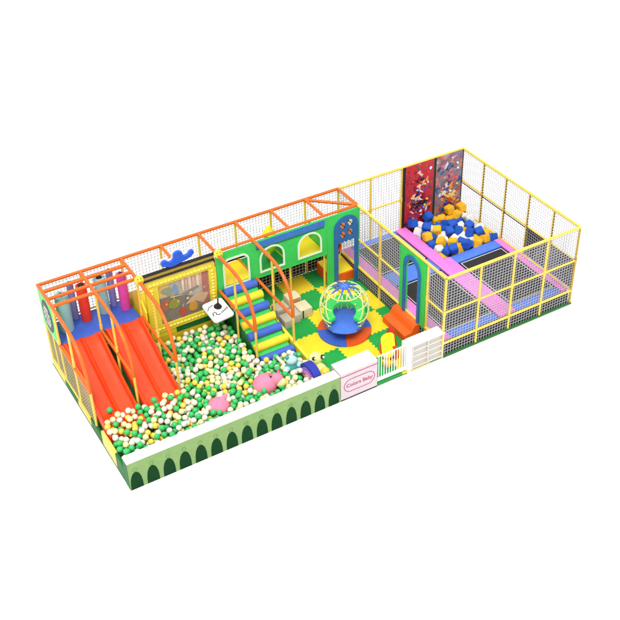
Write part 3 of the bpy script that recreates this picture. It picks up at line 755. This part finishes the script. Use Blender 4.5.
pad(14.13,L1-.06,.11,3.42,pink,.50)
pad(12.345,14.12,3.02,3.41,ltblue,.496)
MB().box(12.11,12.14,3.42,W-.05,.05,.47).build('pit_side', pink, td)
MB().box(12.15,14.3,3.05,3.40,.05,.42).build('understructure', skirtm, td)
for k in range(1,9): pass

# cage walls
def cagewall(label, pts, openings=(), lower=True, n='cage_net_wall', cut=None, front=False):
    a0, a1 = Vector(pts[0]), Vector(pts[-1]); c = (a0+a1)/2
    t = thing(n, (c.x,c.y,0), label, 'safety net')
    out = Vector((0,0,0))
    for p in pts: post(t, p[0], p[1], 0, H, .038)
    rail(t, (a0.x,a0.y,H), (a1.x,a1.y,H), .046, n='top_rail')
    for i, (p, q) in enumerate(zip(pts[:-1], pts[1:])):
        if i in openings: continue
        rail(t, (*p,1.58), (*q,1.58), .034)
        rail(t, (*p,.47), (*q,.47), .04)
        u = (q[0]-p[0], q[1]-p[1], 0); L = math.hypot(u[0],u[1]); nu = max(2, round(L/.098))
        MB().net((*p,1.58), u, (0,0,H-1.58), nu, 12, .0058).build('net', netm, t)
        MB().net((*p,.47), u, (0,0,1.58-.47), nu, 11, .0058).build('net', netm, t)
        if lower: MB().net((*p,.03), u, (0,0,.42), nu, 4, .0062).build('net', netm, t)
    return t
cf = cagewall('front net wall of the trampoline area facing the viewer', [(x,0) for x in XT], n='safety_net_wall')
MB().box(LT, L1+.05, -.04, .03, -.003, .03).build('ground_strip', M('strip_green',(40,110,50),.7), cf)
cr = cagewall('right end net wall of the trampoline area', [(L1,y) for y in YR][:], n='safety_net_wall')
MB().box(L1-.04, L1+.055, .035, W, -.003, .03).build('ground_strip', M('strip_olive',(150,140,60),.7), cr)
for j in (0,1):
    MB().box(L1+.014, L1+.022, YR[j]+.04, YR[j+1]-.04, .52, 1.54).build('dark_mesh', skirtm, cr)  # added dark panels, standing in for the darker look of the lower net
lc = MB()  # black dashes beside the posts and a black strip under the mid rail
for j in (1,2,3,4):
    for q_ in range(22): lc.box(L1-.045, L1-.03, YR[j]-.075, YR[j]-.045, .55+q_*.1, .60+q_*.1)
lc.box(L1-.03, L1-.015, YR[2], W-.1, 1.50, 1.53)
lc.build('black_dashes', blackp, cr)
ck = thing('safety_net_wall', (10.75,W,0), 'yellow back net wall between the orange frame and the climbing posters', 'safety net')
for x in (LT,XT[1],XT[2]-.02): post(ck, x, W, 0, H)
rail(ck, (LT,W,H), (L1,W,H), .046, n='top_rail')
for p, q in ((LT,XT[1]),(XT[1],XT[2])):
    rail(ck, (p,W,1.58), (q,W,1.58), .034)
    for z0, z1 in ((1.58,H),(.47,1.58)):
        MB().net((p,W,z0),(q-p,0,0),(0,0,z1-z0), 12, 12).build('net', netm, ck)
    MB().net((p,W,.03),(q-p,0,0),(0,0,.42), 12, 4).build('net', netm, ck)
# dividing wall x = LT
cd = thing('safety_net_wall', (LT,2.3,0), 'dividing net wall between the play floor and the trampolines with a green doorway', 'safety net')
for y in (0,.83,3.27,Y3): post(cd, LT, y, 0, H)
rail(cd, (LT,0,H), (LT,W-.05,H), .046, n='top_rail')
for p, q in ((0,.83),(2.17,3.27),(3.27,Y3),(Y3,W)):
    rail(cd, (LT,p,1.55), (LT,q,1.55), .034); rail(cd, (LT,p,.52), (LT,q,.52), .05)
    nu = max(2, round((q-p)/.098))
    MB().net((LT,p,1.55),(0,q-p,0),(0,0,H-1.55), nu, 12, .006).build('net', netm, cd)
    MB().net((LT,p,.52),(0,q-p,0),(0,0,1.55-.52), nu, 10, .006).build('net', netm, cd)
    MB().net((LT-.01,p,.05),(0,q-p,0),(0,0,.42), nu, 4, .006).build('net', netm, cd)
rail(cd, (LT,.83,.50), (LT,2.17,.50), .04)
MB().net((LT-.01,.83,.05),(0,1.34,0),(0,0,.42), 14, 4, .006).build('net', netm, cd)
dm = MB(); h = [(1.20,.50)]
dm.prism([(.87,.46),(1.16,.46),(1.16,2.1)]+arc(1.51,2.15,.35,180,0,14,.42)+[(1.86,2.1),(1.86,.46),(2.16,.46),(2.16,H-.04),(.87,H-.04)], [], YZ, LT-.05, LT+.04)
dp = dm.build('door_panel', green, cd)
MB().prism([(1.10,.462),(1.20,.462),(1.20,2.1)]+arc(1.51,2.13,.31,180,0,14,.38)+[(1.82,2.1),(1.82,.462),(1.93,.462),(1.93,2.15)]+arc(1.515,2.17,.415,0,180,16,.47)[1:], [], YZ, LT-.10, LT-.052).build('door_trim', trimblue, dp)
MB().prism([(1.155,.48),(1.165,.48),(1.165,2.1),(1.155,2.1)], [], YZ, LT-.05, LT+.05).build('jamb', trimblue, dp)

# climbing posters -------------------------------------------------------------
def poster_mat(name, stops, scale, dist, seed):
    m = bpy.data.materials.new(name); m.use_nodes = True; nt = m.node_tree; b = nt.nodes['Principled BSDF']
    b.inputs['Roughness'].default_value = .4
    tc = nt.nodes.new('ShaderNodeTexCoord'); mp = nt.nodes.new('ShaderNodeMapping'); mp.inputs['Location'].default_value = (seed, seed*.7, seed*1.3)
    n = nt.nodes.new('ShaderNodeTexNoise'); n.inputs['Scale'].default_value = scale; n.inputs['Distortion'].default_value = dist; n.inputs['Detail'].default_value = 5; n.inputs['Roughness'].default_value=.62
    r_ = nt.nodes.new('ShaderNodeValToRGB'); cr_ = r_.color_ramp; cr_.interpolation = 'EASE'
    cr_.elements[0].position = stops[0][0]; cr_.elements[0].color = lin(stops[0][1]); cr_.elements[1].position = stops[-1][0]; cr_.elements[1].color = lin(stops[-1][1])
    for p, c in stops[1:-1]: e = cr_.elements.new(p); e.color = lin(c)
    nt.links.new(tc.outputs['Object'], mp.inputs['Vector']); nt.links.new(mp.outputs['Vector'], n.inputs['Vector'])
    nt.links.new(n.outputs['Fac'], r_.inputs['Fac']); nt.links.new(r_.outputs['Color'], b.inputs['Base Color'])
    return m
pm1 = poster_mat('poster_red', [(.30,(40,20,60)),(.37,(110,70,100)),(.41,(170,26,36)),(.48,(212,38,44)),(.57,(206,34,42)),(.61,(96,40,90)),(.65,(226,150,130)),(.70,(70,60,150))], 3.6, 1.2, 3)
pm2 = poster_mat('poster_graffiti', [(.28,(30,40,80)),(.38,(70,84,130)),(.46,(130,134,156)),(.52,(170,90,90)),(.57,(222,130,60)),(.61,(150,150,176)),(.70,(235,235,245))], 2.4, 1.4, 9)
for k, (x0, x1, pm, lab) in enumerate([(12.05,13.17,pm1,'red printed climbing board covered in dark and white graffiti shapes'),(13.27,14.34,pm2,'blue-grey and orange graffiti climbing board in the far corner')]):
    t = thing('climbing_board', ((x0+x1)/2,W-.1,.05), lab, 'climbing board', 'printed climbing boards')
    b = MB().box(x0,x1,W-.07,W-.02,.05,H+.01).build('print', pm, t)
    MB().box(x0-.07,x0-.002,W-.08,W-.01,.05,H+.012).build('edge', blackp, t)
    if k: MB().box(x1+.002,x1+.035,W-.08,W-.01,.05,H+.012).build('edge', blackp, t)
    rd = random.Random(5+k)
    cl = [(.5,.72,.26,.2),(.45,.45,.22,.12),(.7,.3,.3,.16),(.35,.25,.3,.2)] if k == 0 else [(.5,.85,.4,.14),(.45,.5,.3,.16),(.6,.35,.35,.2),(.5,.2,.4,.15)]
    for q_ in range(74):
        c_ = rd.choice(cl); px = min(x1-.12, max(x0+.12, x0+(x1-x0)*rd.gauss(c_[0],c_[2]*.6))); pz = min(2.6, max(.7, .5+2.2*rd.gauss(c_[1],c_[3]*.6)))
        ang = rd.uniform(0,math.pi); ln, wd = rd.uniform(.05,.17), rd.uniform(.025,.07)
        cc = rd.choice([(240,240,245),(34,24,50),(60,30,50),(110,100,120),(240,150,60),(80,80,180),(250,200,180),(150,20,40)] if k==0 else ([(235,230,240),(90,110,160),(50,60,100),(220,130,150),(150,160,190)] if pz > 1.9 else [(240,160,50),(200,70,40),(250,210,110),(90,50,90),(50,70,170),(230,110,120),(235,230,235)]))
        nn = rd.choice([7,9,11]); pts = []
        for i_ in range(nn):
            a = 2*math.pi*i_/nn; f_ = rd.uniform(.45,1.25)
            pts.append((px+f_*(ln*math.cos(a)*math.cos(ang)-wd*math.sin(a)*math.sin(ang)), pz+f_*(ln*math.cos(a)*math.sin(ang)+wd*math.sin(a)*math.cos(ang))))
        MB().prism(pts, [], XZ, W-.0735-.0009*q_*.3-.003, W-.071).build('splash', M('splash_%d_%d_%d' % cc, cc, .4, .15, 14), b)
    for q_ in range(9):
        px, pz = rd.uniform(x0+.15,x1-.15), .75+q_*.2; cc = rd.choice([(245,200,60),(60,80,190),(240,240,240),(220,60,60)])
        MB().ell((px,W-.09,pz), (.045,.04,.04), u=12, v=8).build('hold', M('hold_%d_%d_%d' % cc, cc, .4), b, smooth=True)
# foam cubes --------------------------------------------------------------------
pitf = MB().box(12.15,L1-.05,3.41,W-.13,.0,.06); pitf.build('foam_pit_floor', M('pit_blue',(30,60,140),.8), kind='structure')
cubes = []
def tryadd(n, zlo, zhi, dmin):
    c_ = 0
    for _ in range(6000):
        if c_ >= n: break
        x, y = rng.uniform(12.27,14.23), rng.uniform(3.55,W-.22)
        z = rng.uniform(zlo,zhi)
        if all((x-a)**2+(y-b)**2+((z-c)*1.3)**2 > dmin**2 for a,b,c in cubes): cubes.append((x,y,z)); c_ += 1
tryadd(44, .26, .32, .27); tryadd(50, .44, .50, .27); tryadd(40, .60, .67, .30)
fc = [(foam_b,'blue'),(foam_y,'yellow'),(foam_w,'white')]
cme = []
for m_, nme in fc:
    bm = bmesh.new(); bmesh.ops.create_cube(bm, size=.27); bmesh.ops.bevel(bm, geom=bm.edges[:], offset=.028, segments=3, affect='EDGES')
    me = bpy.data.meshes.new('foam_cube'); bm.to_mesh(me); bm.free(); me.materials.append(m_); cme.append(me)
for i, (x,y,z) in enumerate(cubes):
    zz = z + (.10 if y > 5.15 and z > .6 else 0)
    k = random.choices([0,1,2],[.38,.34,.28])[0]
    o = bpy.data.objects.new('foam_cube', cme[k]); COL.objects.link(o); o.location = (x,y,zz-.03)
    o.rotation_euler = (rng.uniform(-.5,.5), rng.uniform(-.5,.5), rng.uniform(0,3.14))
    tag(o, '%s foam cube heaped in the pit below the climbing boards' % fc[k][1], 'foam cube', '%s foam cubes in the pit' % fc[k][1])

# ------------------------------------------------------------------ light
w = bpy.data.worlds.new('World'); S.world = w; w.use_nodes = True; nt = w.node_tree
bg = nt.nodes['Background']
tc = nt.nodes.new('ShaderNodeTexCoord'); sx = nt.nodes.new('ShaderNodeSeparateXYZ'); nt.links.new(tc.outputs['Generated'], sx.inputs[0])
rp = nt.nodes.new('ShaderNodeValToRGB'); rp.color_ramp.elements[0].position = 0; rp.color_ramp.elements[0].color = (.55,.55,.56,1)
rp.color_ramp.elements[1].position = 1; rp.color_ramp.elements[1].color = (1,1,1,1)
nt.links.new(sx.outputs['Z'], rp.inputs['Fac']); nt.links.new(rp.outputs['Color'], bg.inputs['Color']); bg.inputs['Strength'].default_value = 1.45
sl = bpy.data.lights.new('key_lamp', 'SUN'); sl.energy = 2.2; sl.angle = R(22); sl.color = (1,.985,.96)
so = bpy.data.objects.new('key_lamp', sl); COL.objects.link(so)
so.rotation_euler = Vector((.35,.42,-1.0)).to_track_quat('-Z','Y').to_euler()   # shines down and away from the viewer
# ------------------------------------------------------------------ camera
cd_ = bpy.data.cameras.new('camera'); co = bpy.data.objects.new('camera', cd_); COL.objects.link(co)
co.location = CAM; co.rotation_euler = (0.935387656, 0, -0.563263548)
cd_.sensor_width = 36; cd_.lens = 1050.93531*36/620
cd_.shift_x = (310-354.092)/620; cd_.shift_y = -(310-293.5045)/620
cd_.clip_start = .1; cd_.clip_end = 500
S.camera = co
S.view_settings.view_transform = 'Standard'; S.view_settings.look = 'None'; S.view_settings.exposure = 0; S.view_settings.gamma = 1
